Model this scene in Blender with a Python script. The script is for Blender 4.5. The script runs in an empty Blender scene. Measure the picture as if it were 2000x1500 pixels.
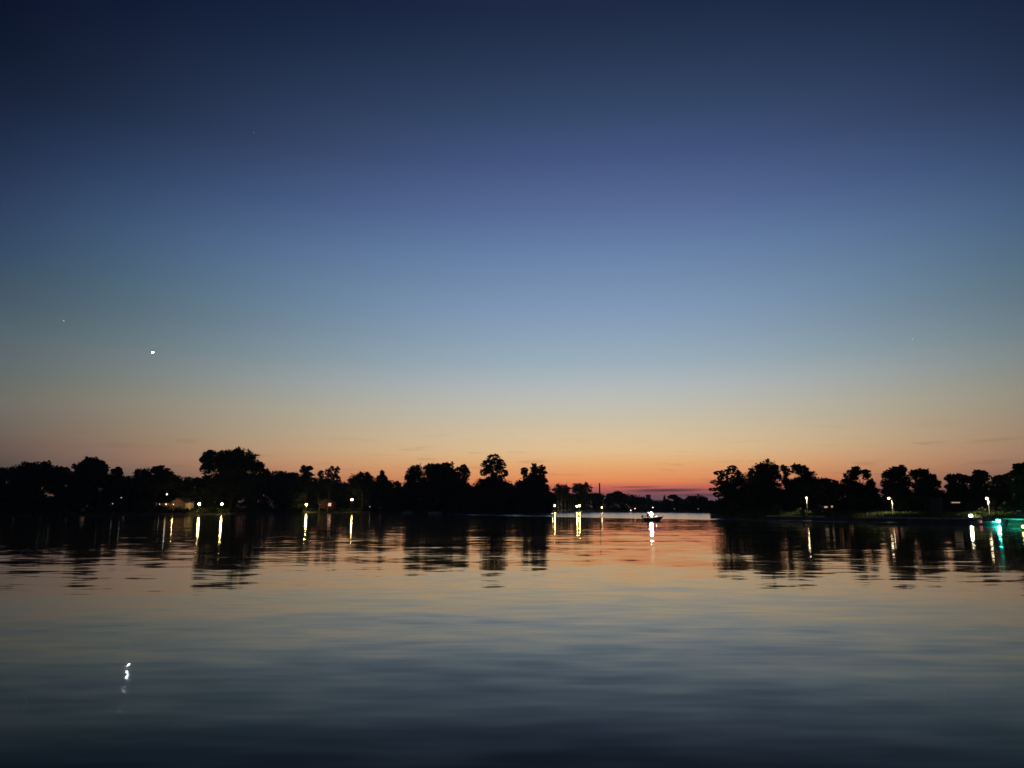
import bpy, math, random
import numpy as np
from mathutils import Vector

random.seed(7)
rng = np.random.default_rng(7)
sc = bpy.context.scene
col = sc.collection
R = math.radians

# ------------------------------------------------------------------ camera
CAM_H = 2.0                    # eye height above the lake (m)
F = 1444.0                     # focal length in pixels of the 2000 px wide photograph
HORIZON = 993.0
TH = math.atan((HORIZON - 750) / F)
CT, ST = math.cos(TH), math.sin(TH)
cam = bpy.data.cameras.new('camera')
cam.sensor_fit = 'HORIZONTAL'
cam.sensor_width = 36.0
cam.lens = 36.0 * F / 2000.0
cam.clip_start = 0.1
cam.clip_end = 20000
camo = bpy.data.objects.new('camera', cam)
camo.location = (0, 0, CAM_H)
camo.rotation_euler = (R(90) + TH, 0, 0)
col.objects.link(camo)
sc.camera = camo

sc.view_settings.view_transform = 'Standard'
sc.view_settings.look = 'None'
sc.view_settings.exposure = 0.0
sc.view_settings.gamma = 1.0
sc.view_settings.use_curve_mapping = False
sc.cycles.max_bounces = 5
sc.cycles.glossy_bounces = 3
sc.cycles.diffuse_bounces = 2
sc.cycles.transmission_bounces = 3
sc.cycles.volume_bounces = 0
sc.cycles.light_sampling_threshold = 0.0
sc.cycles.sample_clamp_indirect = 0.0
sc.cycles.caustics_reflective = False


def lin(c):
    return tuple(((v / 255) / 12.92 if v <= 10 else ((v / 255 + 0.055) / 1.055) ** 2.4) for v in c)


def angles(px, py):
    """elevation and azimuth (degrees) of the sight line through a photo point"""
    a, b = px - 1000, 750 - py
    Y = F * CT - b * ST
    Z = F * ST + b * CT
    return math.degrees(math.atan2(Z, math.hypot(a, Y))), math.degrees(math.atan2(a, Y))


# ------------------------------------------------------------------ sky (after sunset)
AZ0 = 7.0                      # the sun has set at this azimuth
A_COL = [(990, 92, 56, 60), (968, 138, 80, 82), (957, 186, 98, 92), (950, 212, 110, 90), (941, 238, 140, 90), (932, 239, 153, 96), (918, 237, 164, 109),
         (900, 235, 181, 125), (880, 230, 194, 148), (850, 219, 196, 161), (820, 206, 194, 170), (790, 195, 192, 181), (755, 182, 188, 188),
         (710, 160, 177, 188), (660, 144, 166, 187), (600, 130, 154, 184), (500, 107, 133, 171), (400, 87, 110, 157),
         (300, 68, 91, 140), (200, 51, 73, 112), (100, 40, 56, 91), (0, 30, 42, 77)]
B_COL = [(990, 84, 56, 54), (955, 150, 100, 82), (935, 176, 122, 93), (915, 188, 138, 104), (900, 191, 148, 113), (875, 187, 157, 124), (850, 181, 160, 133), (800, 167, 162, 146),
         (750, 150, 157, 156), (700, 130, 147, 156), (650, 116, 137, 153), (600, 105, 130, 152), (500, 87, 112, 147),
         (400, 68, 91, 133), (300, 52, 72, 111), (200, 40, 57, 91), (100, 29, 43, 75), (0, 20, 31, 63)]
C_COL = [(990, 46, 36, 34), (930, 60, 53, 49), (890, 74, 69, 64), (850, 94, 91, 86), (790, 101, 102, 99), (720, 88, 98, 104),
         (650, 79, 94, 105), (600, 68, 85, 102), (500, 50, 69, 98), (400, 40, 57, 88), (300, 32, 45, 74), (200, 23, 33, 61),
         (100, 14, 25, 49), (0, 10, 19, 44)]
world = bpy.data.worlds.new('World')
sc.world = world
world.use_nodes = True
W = world.node_tree
W.nodes.clear()


def nd(T, typ, **kw):
    n = T.nodes.new(typ)
    for k, v in kw.items():
        setattr(n, k, v)
    return n


def mth(T, op, a, b=None, c=None, clamp=False):
    n = T.nodes.new('ShaderNodeMath')
    n.operation = op
    n.use_clamp = clamp
    for i, v in enumerate((a, b, c)):
        if v is None:
            continue
        if isinstance(v, (int, float)):
            n.inputs[i].default_value = v
        else:
            T.links.new(v, n.inputs[i])
    return n.outputs[0]


def mrange(T, v, a, b, lo=0.0, hi=1.0, interp='SMOOTHSTEP'):
    n = T.nodes.new('ShaderNodeMapRange')
    n.interpolation_type = interp
    T.links.new(v, n.inputs['Value'])
    n.inputs['From Min'].default_value = a
    n.inputs['From Max'].default_value = b
    n.inputs['To Min'].default_value = lo
    n.inputs['To Max'].default_value = hi
    return n.outputs['Result']


def ramp(T, fac, stops, interp='LINEAR'):
    n = T.nodes.new('ShaderNodeValToRGB')
    n.color_ramp.interpolation = interp
    e = n.color_ramp.elements
    stops = sorted(stops)
    while len(e) < len(stops):
        e.new(0.5)
    for i, (p, c) in enumerate(stops):
        e[i].position = p
        e[i].color = (*c, 1) if len(c) == 3 else c
    T.links.new(fac, n.inputs[0])
    return n.outputs[0]


def vscale(T, v, s):
    n = T.nodes.new('ShaderNodeVectorMath')
    n.operation = 'SCALE'
    T.links.new(v, n.inputs[0])
    if isinstance(s, (int, float)):
        n.inputs['Scale'].default_value = s
    else:
        T.links.new(s, n.inputs['Scale'])
    return n.outputs[0]


def vop(T, op, a, b):
    n = T.nodes.new('ShaderNodeVectorMath')
    n.operation = op
    for i, v in enumerate((a, b)):
        if isinstance(v, (tuple, list)):
            n.inputs[i].default_value = v
        else:
            T.links.new(v, n.inputs[i])
    return n.outputs[0]


def mixc(T, f, a, b):
    n = T.nodes.new('ShaderNodeMix')
    n.data_type = 'RGBA'
    if isinstance(f, (int, float)):
        n.inputs[0].default_value = f
    else:
        T.links.new(f, n.inputs[0])
    for i, v in ((6, a), (7, b)):
        if isinstance(v, (tuple, list)):
            n.inputs[i].default_value = (*v[:3], 1)
        else:
            T.links.new(v, n.inputs[i])
    return n.outputs[2]


tc = nd(W, 'ShaderNodeTexCoord')
sp = nd(W, 'ShaderNodeSeparateXYZ')
W.links.new(tc.outputs['Generated'], sp.inputs[0])
sx, sy, sz = sp.outputs
elev = mth(W, 'MULTIPLY', mth(W, 'ARCSINE', sz), 57.29578)
az = mth(W, 'MULTIPLY', mth(W, 'ARCTAN2', sx, sy), 57.29578)
d = mth(W, 'SUBTRACT', az, AZ0)
dw = mth(W, 'WRAP', d, 180.0, -180.0)
dl = mth(W, 'MAXIMUM', mth(W, 'MULTIPLY', dw, 1.12), mth(W, 'MULTIPLY', dw, -1.0))
t = mth(W, 'POWER', mth(W, 'DIVIDE', mth(W, 'MAXIMUM', elev, 0.0), 90.0), 0.5)


def stops(table, px, zen):
    out = []
    for py, *c in table:
        e, a = angles(px, py)
        out.append((math.sqrt(max(e, 0) / 90), lin((c[0], c[1] * np.interp(py, [0, 300, 500], [1.0, 0.95, 1.0]), c[2] * np.interp(py, [0, 300, 500], [0.91, 0.92, 1.0])))))
    out.append((0.82, lin([v * 0.45 + w * 0.55 for v, w in zip(zen, table[-1][1:])])))
    out.append((1.0, lin(zen)))
    return out


rA = ramp(W, t, stops(A_COL, 1280, (14, 22, 50)))
rB = ramp(W, t, stops(B_COL, 700, (12, 19, 46)))
rC = ramp(W, t, stops(C_COL, 60, (9, 16, 40)))
rD = ramp(W, t, [(0, lin((24, 28, 40))), (0.24, lin((34, 36, 50))), (0.37, lin((30, 34, 52))), (0.58, lin((17, 24, 46))), (1, lin((9, 16, 40)))])
UB = 0.304
u = mth(W, 'POWER', mth(W, 'MINIMUM', mth(W, 'DIVIDE', dl, 45.0), 1.0), 2.0)
um1 = mth(W, 'SUBTRACT', u, 1.0)
umb = mth(W, 'SUBTRACT', u, UB)
L0 = mth(W, 'DIVIDE', mth(W, 'MULTIPLY', umb, um1), UB)
L1 = mth(W, 'DIVIDE', mth(W, 'MULTIPLY', u, um1), UB * (UB - 1))
L2 = mth(W, 'DIVIDE', mth(W, 'MULTIPLY', u, umb), 1 - UB)
skyc = vop(W, 'ADD', vop(W, 'ADD', vscale(W, rA, L0), vscale(W, rB, L1)), vscale(W, rC, L2))
skyc = vop(W, 'MAXIMUM', skyc, lin((8, 14, 34)))
skyc = mixc(W, mrange(W, dl, 45.0, 130), skyc, rD)
# low bank of dusk cloud over the far shore and a few thin streaks
cv = nd(W, 'ShaderNodeCombineXYZ')
W.links.new(mth(W, 'MULTIPLY', az, 0.16), cv.inputs[0])
W.links.new(mth(W, 'MULTIPLY', elev, 1.9), cv.inputs[1])
cn = nd(W, 'ShaderNodeTexNoise')
cn.inputs['Scale'].default_value = 1.0
cn.inputs['Detail'].default_value = 4
cn.inputs['Roughness'].default_value = 0.55
W.links.new(cv.outputs[0], cn.inputs['Vector'])
topn = mth(W, 'MULTIPLY_ADD', cn.outputs[0], 1.3, 0.55)     # noisy upper edge of the bank, degrees
lowm = mth(W, 'SUBTRACT', 1.0, mth(W, 'DIVIDE', mth(W, 'SUBTRACT', elev, mth(W, 'SUBTRACT', topn, 0.35)), 0.5), clamp=True)
bank = mth(W, 'MULTIPLY', lowm, mth(W, 'MULTIPLY', mrange(W, az, 6.5, 10.5), mrange(W, az, 30, 15, 0.35, 1.0)))
skyc = mixc(W, mth(W, 'MULTIPLY', bank, 0.7), skyc, lin((120, 88, 98)))
for ca, ce, ha, he, op in ((11.8, 1.34, 3.6, 0.18, 0.95), (9.4, 1.64, 2.2, 0.10, 0.6), (14.4, 0.98, 3.2, 0.14, 0.6)):
    ea = mth(W, 'POWER', mth(W, 'DIVIDE', mth(W, 'SUBTRACT', az, ca), ha), 2.0)
    ee = mth(W, 'ADD', mth(W, 'MULTIPLY_ADD', cn.outputs[0], 0.35, -0.175), mth(W, 'SUBTRACT', elev, ce))
    ee = mth(W, 'POWER', mth(W, 'DIVIDE', ee, he), 2.0)
    lens_ = mth(W, 'SUBTRACT', 1.0, mth(W, 'ADD', ea, ee), clamp=True)
    skyc = mixc(W, mth(W, 'MULTIPLY', lens_, op), skyc, lin((72, 58, 66)))
cv2 = nd(W, 'ShaderNodeCombineXYZ')
W.links.new(mth(W, 'MULTIPLY', az, 0.22), cv2.inputs[0])
W.links.new(mth(W, 'MULTIPLY', elev, 2.2), cv2.inputs[1])
cn2 = nd(W, 'ShaderNodeTexNoise')
cn2.inputs['Scale'].default_value = 1.0
cn2.inputs['Detail'].default_value = 3
W.links.new(cv2.outputs[0], cn2.inputs['Vector'])
stk = mth(W, 'MULTIPLY', mrange(W, cn2.outputs[0], 0.56, 0.74),
          mth(W, 'MULTIPLY', mrange(W, elev, 1.0, 2.6), mrange(W, elev, 6.5, 4.0)))
skyc = mixc(W, mth(W, 'MULTIPLY', stk, 0.22), skyc, lin((92, 78, 80)))
bg = nd(W, 'ShaderNodeBackground')
bg.inputs['Strength'].default_value = 1.0
W.links.new(skyc, bg.inputs['Color'])
wo = nd(W, 'ShaderNodeOutputWorld')
W.links.new(bg.outputs[0], wo.inputs['Surface'])

# ------------------------------------------------------------------ helpers
SC = 1.0 / (F / CT)            # metres per photo pixel and metre of distance, near the horizon


def PT(px, py, D):
    """the world point at depth D (m along +Y) seen at a photo point"""
    tt = (750 - py) / F
    dz = D * (tt * CT + ST) / (CT - tt * ST)
    zc = D * CT + dz * ST
    return Vector(((px - 1000) / F * zc, D, CAM_H + dz))


def PX(px, D, z=0.0):
    """x of something at height z and depth D seen at column px"""
    zc = D * CT + (z - CAM_H) * ST
    return (px - 1000) / F * zc


def depth_of(py, z=0.0):
    tt = (750 - py) / F
    return (z - CAM_H) * (CT - tt * ST) / (tt * CT + ST)


def material(name, base, rough=0.8, vary=0.35, scale=3.0, spec=0.3, emit=None, strength=0.0, bump=0.0, metal=0.0):
    m = bpy.data.materials.new(name)
    m.use_nodes = True
    T = m.node_tree
    b = T.nodes['Principled BSDF']
    b.inputs['Roughness'].default_value = rough
    b.inputs['Specular IOR Level'].default_value = spec
    b.inputs['Metallic'].default_value = metal
    g = nd(T, 'ShaderNodeNewGeometry')
    n = nd(T, 'ShaderNodeTexNoise')
    n.inputs['Scale'].default_value = scale
    n.inputs['Detail'].default_value = 3
    T.links.new(g.outputs['Position'], n.inputs['Vector'])
    lo = tuple(v * (1 - vary) for v in base)
    hi = tuple(min(1, v * (1 + vary)) for v in base)
    T.links.new(ramp(T, n.outputs[0], [(0.3, lo), (0.7, hi)]), b.inputs['Base Color'])
    if emit:
        b.inputs['Emission Color'].default_value = (*emit, 1)
        b.inputs['Emission Strength'].default_value = strength
    if bump:
        bp = nd(T, 'ShaderNodeBump')
        bp.inputs['Distance'].default_value = bump
        T.links.new(n.outputs[0], bp.inputs['Height'])
        T.links.new(bp.outputs[0], b.inputs['Normal'])
    return m


def lampmat(name, colr, strength):
    return material(name, (0.6, 0.6, 0.58), 0.4, 0.05, emit=colr, strength=strength)


class MB:
    def __init__(s):
        s.v, s.f = [], []

    def box(s, c, size, rz=0.0):
        cx, cy, cz = c
        a, b, h = size[0] / 2, size[1] / 2, size[2] / 2
        k = len(s.v)
        cr, sr = math.cos(rz), math.sin(rz)
        for z in (-h, h):
            for x, y in ((-a, -b), (a, -b), (a, b), (-a, b)):
                s.v.append((cx + x * cr - y * sr, cy + x * sr + y * cr, cz + z))
        s.f += [tuple(k + i for i in q) for q in ((3, 2, 1, 0), (4, 5, 6, 7), (0, 1, 5, 4), (1, 2, 6, 5), (2, 3, 7, 6), (3, 0, 4, 7))]
        return s

    def tube(s, pts, rad, n=6, cap=True):
        pts = [Vector(p) for p in pts]
        k0 = len(s.v)
        for i, p in enumerate(pts):
            a = pts[max(i - 1, 0)]
            b = pts[min(i + 1, len(pts) - 1)]
            dr = (b - a).normalized()
            up = Vector((0, 0, 1)) if abs(dr.z) < 0.9 else Vector((1, 0, 0))
            q = dr.cross(up).normalized()
            w = dr.cross(q)
            r = rad[i] if isinstance(rad, (list, tuple)) else rad
            for j in range(n):
                an = 2 * math.pi * j / n
                s.v.append(tuple(p + q * (math.cos(an) * r) + w * (math.sin(an) * r)))
        for i in range(len(pts) - 1):
            for j in range(n):
                a = k0 + i * n + j
                b = k0 + i * n + (j + 1) % n
                s.f.append((a, b, b + n, a + n))
        if cap:
            s.f.append(tuple(k0 + j for j in range(n - 1, -1, -1)))
            e = k0 + (len(pts) - 1) * n
            s.f.append(tuple(e + j for j in range(n)))
        return s

    def ball(s, c, r, nu=8, nv=6):
        if isinstance(r, (int, float)):
            r = (r, r, r)
        k = len(s.v)
        s.v.append((c[0], c[1], c[2] - r[2]))
        for i in range(1, nv):
            ph = -math.pi / 2 + math.pi * i / nv
            for j in range(nu):
                a = 2 * math.pi * j / nu
                s.v.append((c[0] + r[0] * math.cos(ph) * math.cos(a), c[1] + r[1] * math.cos(ph) * math.sin(a), c[2] + r[2] * math.sin(ph)))
        s.v.append((c[0], c[1], c[2] + r[2]))
        last = len(s.v) - 1
        for j in range(nu):
            s.f.append((k, k + 1 + (j + 1) % nu, k + 1 + j))
            s.f.append((last, last - nu + j, last - nu + (j + 1) % nu))
        for i in range(nv - 2):
            for j in range(nu):
                a = k + 1 + i * nu + j
                b = k + 1 + i * nu + (j + 1) % nu
                s.f.append((a, b, b + nu, a + nu))
        return s

    def loft(s, rings, cap=True):
        k = len(s.v)
        n = len(rings[0])
        for r in rings:
            s.v += [tuple(p) for p in r]
        for i in range(len(rings) - 1):
            for j in range(n):
                a = k + i * n + j
                b = k + i * n + (j + 1) % n
                s.f.append((a, b, b + n, a + n))
        if cap:
            s.f.append(tuple(k + j for j in range(n - 1, -1, -1)))
            e = k + (len(rings) - 1) * n
            s.f.append(tuple(e + j for j in range(n)))
        return s

    def prism(s, tri, y0, y1):
        """polygon in XZ extruded along Y"""
        return s.loft([[(x, y0, z) for x, z in tri], [(x, y1, z) for x, z in tri]])

    def build(s, name, mat, parent=None, loc=None, smooth=False):
        me = bpy.data.meshes.new(name)
        me.from_pydata([tuple(v) for v in s.v], [], s.f)
        me.materials.append(mat)
        if smooth:
            me.polygons.foreach_set('use_smooth', [True] * len(me.polygons))
        me.update()
        o = bpy.data.objects.new(name, me)
        col.objects.link(o)
        if parent:
            o.parent = parent
        if loc is not None:
            o.location = loc
        return o


def tag(o, label=None, cat=None, group=None, kind=None):
    if label:
        o['label'] = label
    if cat:
        o['category'] = cat
    if group:
        o['group'] = group
    if kind:
        o['kind'] = kind
    return o


def thing(name, loc, label, cat, group=None, rz=0.0):
    o = bpy.data.objects.new(name, None)
    o.location = loc
    o.rotation_euler = (0, 0, rz)
    o.empty_display_size = 0.3
    col.objects.link(o)
    return tag(o, label, cat, group)


def copy_tree(o, parent=None):
    c = o.copy()
    col.objects.link(c)
    c.parent = parent
    for ch in list(o.children):
        copy_tree(ch, c)
    return c


# ------------------------------------------------------------------ materials
M = {}
M['leaf'] = material('foliage', (0.04, 0.056, 0.02), 0.7, 0.45, 0.9, 0.2)
M['leaf2'] = material('shrub_foliage', (0.085, 0.11, 0.028), 0.7, 0.5, 1.6, 0.2)
M['bark'] = material('bark', (0.06, 0.045, 0.032), 0.9, 0.4, 6, 0.1)
M['birch'] = material('birch_bark', (0.42, 0.36, 0.30), 0.8, 0.4, 5, 0.1)
M['soil'] = material('bank_soil', (0.07, 0.065, 0.04), 0.95, 0.5, 0.6, 0.1)
M['grass'] = material('grass_blades', (0.10, 0.13, 0.035), 0.7, 0.5, 0.8, 0.2)
M['stone'] = material('edging_stone', (0.33, 0.31, 0.28), 0.85, 0.3, 2.5, 0.2)
M['post'] = material('painted_post', (0.30, 0.27, 0.23), 0.5, 0.1, 4, 0.3)
M['darkpost'] = material('dark_metal', (0.05, 0.05, 0.05), 0.5, 0.2, 4, 0.4)
M['wood'] = material('weathered_wood', (0.14, 0.11, 0.08), 0.85, 0.4, 4, 0.1)
M['hutwood'] = material('stained_wood', (0.34, 0.16, 0.07), 0.8, 0.3, 4, 0.1)
M['render'] = material('render_wall', (0.26, 0.20, 0.15), 0.85, 0.15, 2, 0.1)
M['redwall'] = material('red_brick_wall', (0.13, 0.07, 0.055), 0.85, 0.3, 3, 0.1)
M['roof'] = material('roof_tiles', (0.10, 0.07, 0.06), 0.85, 0.3, 3, 0.1)
M['hullw'] = material('white_hull', (0.62, 0.63, 0.63), 0.35, 0.06, 2, 0.5)
M['hulld'] = material('dark_hull', (0.035, 0.04, 0.05), 0.5, 0.2, 2, 0.4)
M['cover'] = material('boat_cover', (0.28, 0.30, 0.33), 0.8, 0.2, 2, 0.2)
M['alu'] = material('mast_aluminium', (0.22, 0.22, 0.21), 0.4, 0.1, 2, 0.5)
M['cloth'] = material('dark_clothes', (0.018, 0.019, 0.024), 0.9, 0.3, 8, 0.1)
M['skin'] = material('skin', (0.42, 0.27, 0.2), 0.6, 0.1, 8, 0.3)
M['concrete'] = material('concrete', (0.28, 0.27, 0.26), 0.9, 0.2, 1, 0.1)
M['glass'] = material('windscreen_glass', (0.35, 0.40, 0.42), 0.08, 0.05, 2, 0.7)
M['lampA'] = lampmat('lamp_warm', (1.0, 0.76, 0.26), 95)
M['lampB'] = lampmat('lamp_path', (1.0, 0.76, 0.42), 10)
M['lampC'] = lampmat('lamp_pale', (1.0, 0.93, 0.80), 3)
M['lampD'] = lampmat('lamp_dim', (1.0, 0.92, 0.85), 0.5)
M['lampF'] = lampmat('lamp_flood', (1.0, 0.90, 0.60), 300)
M['lampBoat'] = lampmat('lamp_boat', (1.0, 0.98, 0.92), 330)
M['lampG'] = lampmat('lamp_green', (0.05, 1.0, 0.72), 800)
M['lampR'] = lampmat('lamp_red', (1.0, 0.03, 0.06), 0.5)
M['lampO'] = lampmat('lamp_amber', (1.0, 0.62, 0.25), 6)
M['win'] = lampmat('lit_window', (1.0, 0.55, 0.38), 1.1)
M['winw'] = lampmat('lit_window_pale', (1.0, 0.72, 0.45), 0.5)
M['star'] = lampmat('planet_light', (0.85, 0.94, 1.0), 60)
M['faint'] = lampmat('star_light', (0.9, 0.95, 1.0), 0.5)

# ------------------------------------------------------------------ water
wm = bpy.data.materials.new('lake_water')
wm.use_nodes = True
T = wm.node_tree
b = T.nodes['Principled BSDF']
g = nd(T, 'ShaderNodeNewGeometry')
gp = g.outputs['Position']
ps = nd(T, 'ShaderNodeSeparateXYZ')
T.links.new(gp, ps.inputs[0])


def slope_noise(fx, fy, rot, detail, seed):
    mp = nd(T, 'ShaderNodeMapping')
    mp.inputs['Rotation'].default_value = (0, 0, rot)
    mp.inputs['Scale'].default_value = (fx, fy, 1)
    mp.inputs['Location'].default_value = (seed, seed * 1.7, seed * 0.3)
    T.links.new(gp, mp.inputs['Vector'])
    n = nd(T, 'ShaderNodeTexNoise')
    n.inputs['Scale'].default_value = 1.0
    n.inputs['Detail'].default_value = detail
    n.inputs['Roughness'].default_value = 0.45
    T.links.new(mp.outputs[0], n.inputs['Vector'])
    return vop(T, 'SUBTRACT', n.outputs['Color'], (0.5, 0.5, 0.5))


# where breeze touches the lake: a strip of small ripples in front of the far bank and along the peninsula
edge = [(1990, 1026.5), (1900, 1024.2), (1740, 1021.3), (1560, 1018.6), (1400, 1015.5), (1250, 1013.0), (1080, 1009.5), (920, 1006.5), (820, 1003.8)]
ed = sorted([(depth_of(py), PX(px, depth_of(py))) for px, py in edge])
XC = ramp(T, mth(T, 'DIVIDE', ps.outputs[1], 400.0), [(min(y / 400, 1), ((x + 120) / 240,) * 3) for y, x in ed])
xs = nd(T, 'ShaderNodeSeparateColor')
T.links.new(XC, xs.inputs[0])
xc = mth(T, 'MULTIPLY_ADD', xs.outputs[0], 240.0, -120.0)
wob = slope_noise(0.03, 0.05, 0, 2, 31.0)
wsep = nd(T, 'ShaderNodeSeparateXYZ')
T.links.new(wob, wsep.inputs[0])
off = mth(T, 'MULTIPLY_ADD', wsep.outputs[0], 5.0, mth(T, 'SUBTRACT', ps.outputs[0], xc))
ruf = mth(T, 'MULTIPLY', mrange(T, off, -0.6, 1.6), mrange(T, ps.outputs[1], 60, 85))
s1 = vop(T, 'MULTIPLY', slope_noise(0.06, 0.20, 0.06, 1, 3.0), (0.010, 0.018, 0))
s2 = vop(T, 'MULTIPLY', slope_noise(0.20, 0.65, -0.10, 1, 11.0), (0.012, 0.032, 0))
s3 = vop(T, 'MULTIPLY', slope_noise(0.95, 2.1, 0.15, 1.5, 23.0), (0.018, 0.040, 0))
s4 = vop(T, 'MULTIPLY', slope_noise(0.9, 4.6, -0.08, 1.5, 41.0), (0.010, 0.024, 0))
sl = vop(T, 'ADD', vop(T, 'ADD', s1, s2), vop(T, 'ADD', s3, s4))
nv = vop(T, 'NORMALIZE', vop(T, 'ADD', sl, (0, 0, 1.0)), (0, 0, 0))
gl = nd(T, 'ShaderNodeBsdfAnisotropic')
gl.distribution = 'MULTI_GGX'
gl.inputs['Color'].default_value = (1, 1, 1, 1)
T.links.new(nv, gl.inputs['Normal'])
T.links.new(mth(T, 'MULTIPLY_ADD', ruf, 0.11, 0.045), gl.inputs['Roughness'])
fr_ = nd(T, 'ShaderNodeFresnel')
fr_.inputs['IOR'].default_value = 1.333
T.links.new(nv, fr_.inputs['Normal'])
df = nd(T, 'ShaderNodeBsdfDiffuse')
df.inputs['Color'].default_value = (0.004, 0.006, 0.007, 1)
# lens falloff on the near water painted in: reflectance climbs late towards grazing view
refl = ramp(T, fr_.outputs[0], [(0.0, (0.008,) * 3), (0.10, (0.018,) * 3), (0.16, (0.042,) * 3), (0.22, (0.115,) * 3), (0.30, (0.25,) * 3), (0.42, (0.41,) * 3), (0.7, (0.70,) * 3), (1.0, (1.0,) * 3)])
mx = nd(T, 'ShaderNodeMixShader')
T.links.new(refl, mx.inputs[0])
T.links.new(df.outputs[0], mx.inputs[1])
T.links.new(gl.outputs[0], mx.inputs[2])
T.links.new(mx.outputs[0], T.nodes['Material Output'].inputs['Surface'])
T.nodes.remove(b)
wmb = MB()
wmb.v = [(-4000, -60, 0), (4000, -60, 0), (4000, 6000, 0), (-4000, 6000, 0)]
wmb.f = [(0, 1, 2, 3)]
tag(wmb.build('water', wm), kind='structure')

# ------------------------------------------------------------------ land
def interp(poly, x):
    for (x0, y0), (x1, y1) in zip(poly, poly[1:]):
        if x0 <= x <= x1:
            return y0 + (y1 - y0) * (x - x0) / (x1 - x0)
    return poly[0][1] if x < poly[0][0] else poly[-1][1]


SHORE = [(-420, 1011.5), (-200, 1010), (0, 1008), (200, 1006.5), (390, 1004.6), (500, 1003.2), (600, 1001.2), (700, 1001.2), (820, 1003),
         (930, 1003.8), (1060, 1004.6), (1074, 1004), (1082, 1000.9), (1170, 1000.6), (1240, 1000.8), (1300, 1001.2), (1400, 1002.5), (1700, 1003.5), (2500, 1005)]
PEN = [(1388, 1012.0), (1450, 1013.4), (1560, 1015.8), (1740, 1020.0), (1900, 1023.2), (2050, 1026), (2500, 1034)]


def shore_depth(px):
    return depth_of(interp(SHORE, px))


def pen_depth(px):
    return depth_of(interp(PEN, px))


def land(name, poly, prof, step, mat, zmul=1.0):
    m = MB()
    xs_ = np.arange(poly[0][0], poly[-1][0] + 0.1, step)
    nrow = len(prof)
    for px in xs_:
        D0 = depth_of(interp(poly, px))
        for (dd, z) in prof:
            D = D0 + dd
            j = random.uniform(-0.15, 0.15) if 0 < z else 0
            # the bank runs back along the line of sight so neighbouring columns never cross
            m.v.append((PX(px, D, z), D + (random.uniform(-0.4, 0.4) if dd > 0.5 else 0), z * zmul + j * min(1, dd)))
    n = len(xs_)
    for i in range(n - 1):
        for j in range(nrow - 1):
            a = i * nrow + j
            m.f.append((a, a + nrow, a + nrow + 1, a + 1))
    return tag(m.build(name, mat, smooth=True), kind='structure')


land('far_bank', SHORE, [(-2, -0.6), (0, -0.02), (0.7, 0.35), (3, 0.55), (12, 0.8), (60, 1.2), (300, 2.0), (2500, 4.0)], 12, M['soil'])


def pen_ground(dd):
    return float(np.interp(dd, [0, 0.5, 2.5, 8, 40, 60], [0, 0.45, 0.7, 1.05, 1.2, -0.6]))


# the peninsula: front bank along PEN, back bank 55 m behind, rounded tip
m = MB()
prof = [(-1.5, -0.5), (0, -0.02), (0.5, 0.45), (2.5, 0.7), (8, 1.05), (24, 1.25), (40, 1.2), (54, 0.4), (60, -0.6)]
xs_ = list(np.arange(1388, 2501, 12))
for px in xs_:
    D0 = pen_depth(px)
    k = min(1.0, (px - 1388) / 60 + 0.02) ** 0.5
    for dd, z in prof:
        D = D0 + (dd * k if dd > 0 else dd)
        m.v.append((PX(px, D, z), D, z * (0.4 + 0.6 * k) + (random.uniform(-0.07, 0.07) if dd > 1 else 0)))
nr = len(prof)
for i in range(len(xs_) - 1):
    for j in range(nr - 1):
        a = i * nr + j
        m.f.append((a, a + nr, a + nr + 1, a + 1))
tag(m.build('peninsula', M['soil'], smooth=True), kind='structure')


# ------------------------------------------------------------------ foliage
def leaf_mesh(name, lobes, leaf, dens, mat, parent=None, loc=(0, 0, 0), soft=0.35):
    """lobes: (centre, radii) in world space; leaf-sized bent quads spread through their volume"""
    P, S = [], []
    for c, r in lobes:
        area = (r[0] * r[2] + r[1] * r[2] + r[0] * r[1]) * 4.2
        n = max(5, int(dens * 6.0 * area / (leaf * leaf)))
        v = rng.normal(size=(n, 3))
        v /= np.linalg.norm(v, axis=1)[:, None]
        q = rng.random(n) ** 0.55
        # a few stray sprigs beyond the lobe break its outline
        q = np.where(rng.random(n) < soft, np.minimum(np.abs(rng.normal(0.55, 0.40, n)), 1.0 + 0.22 * rng.random(n)), q)
        P.append(np.array(c) + v * np.array(r) * q[:, None])
        S.append(np.full(n, leaf) * rng.uniform(0.5, 1.35, n))
    P = np.concatenate(P)
    S = np.concatenate(S)
    n = len(P)
    a = rng.normal(size=(n, 3))
    a /= np.linalg.norm(a, axis=1)[:, None]
    bq = np.cross(a, rng.normal(size=(n, 3)))
    bq /= np.linalg.norm(bq, axis=1)[:, None]
    nn = np.cross(a, bq)
    w = rng.uniform(0.5, 1.0, n)[:, None]
    S = S[:, None]
    V = np.stack([P - a * S * 0.5, P + bq * S * 0.5 * w + nn * S * 0.12, P + a * S * 0.5, P - bq * S * 0.5 * w + nn * S * 0.08], axis=1).reshape(-1, 3)
    V = V - np.array(loc)
    me = bpy.data.meshes.new(name)
    me.vertices.add(4 * n)
    me.vertices.foreach_set('co', V.astype(np.float32).ravel())
    me.loops.add(4 * n)
    me.loops.foreach_set('vertex_index', np.arange(4 * n, dtype=np.int32))
    me.polygons.add(n)
    me.polygons.foreach_set('loop_start', np.arange(0, 4 * n, 4, dtype=np.int32))
    me.materials.append(mat)
    me.update(calc_edges=True)
    o = bpy.data.objects.new(name, me)
    col.objects.link(o)
    if parent:
        o.parent = parent
    else:
        o.location = loc
    return o


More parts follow.
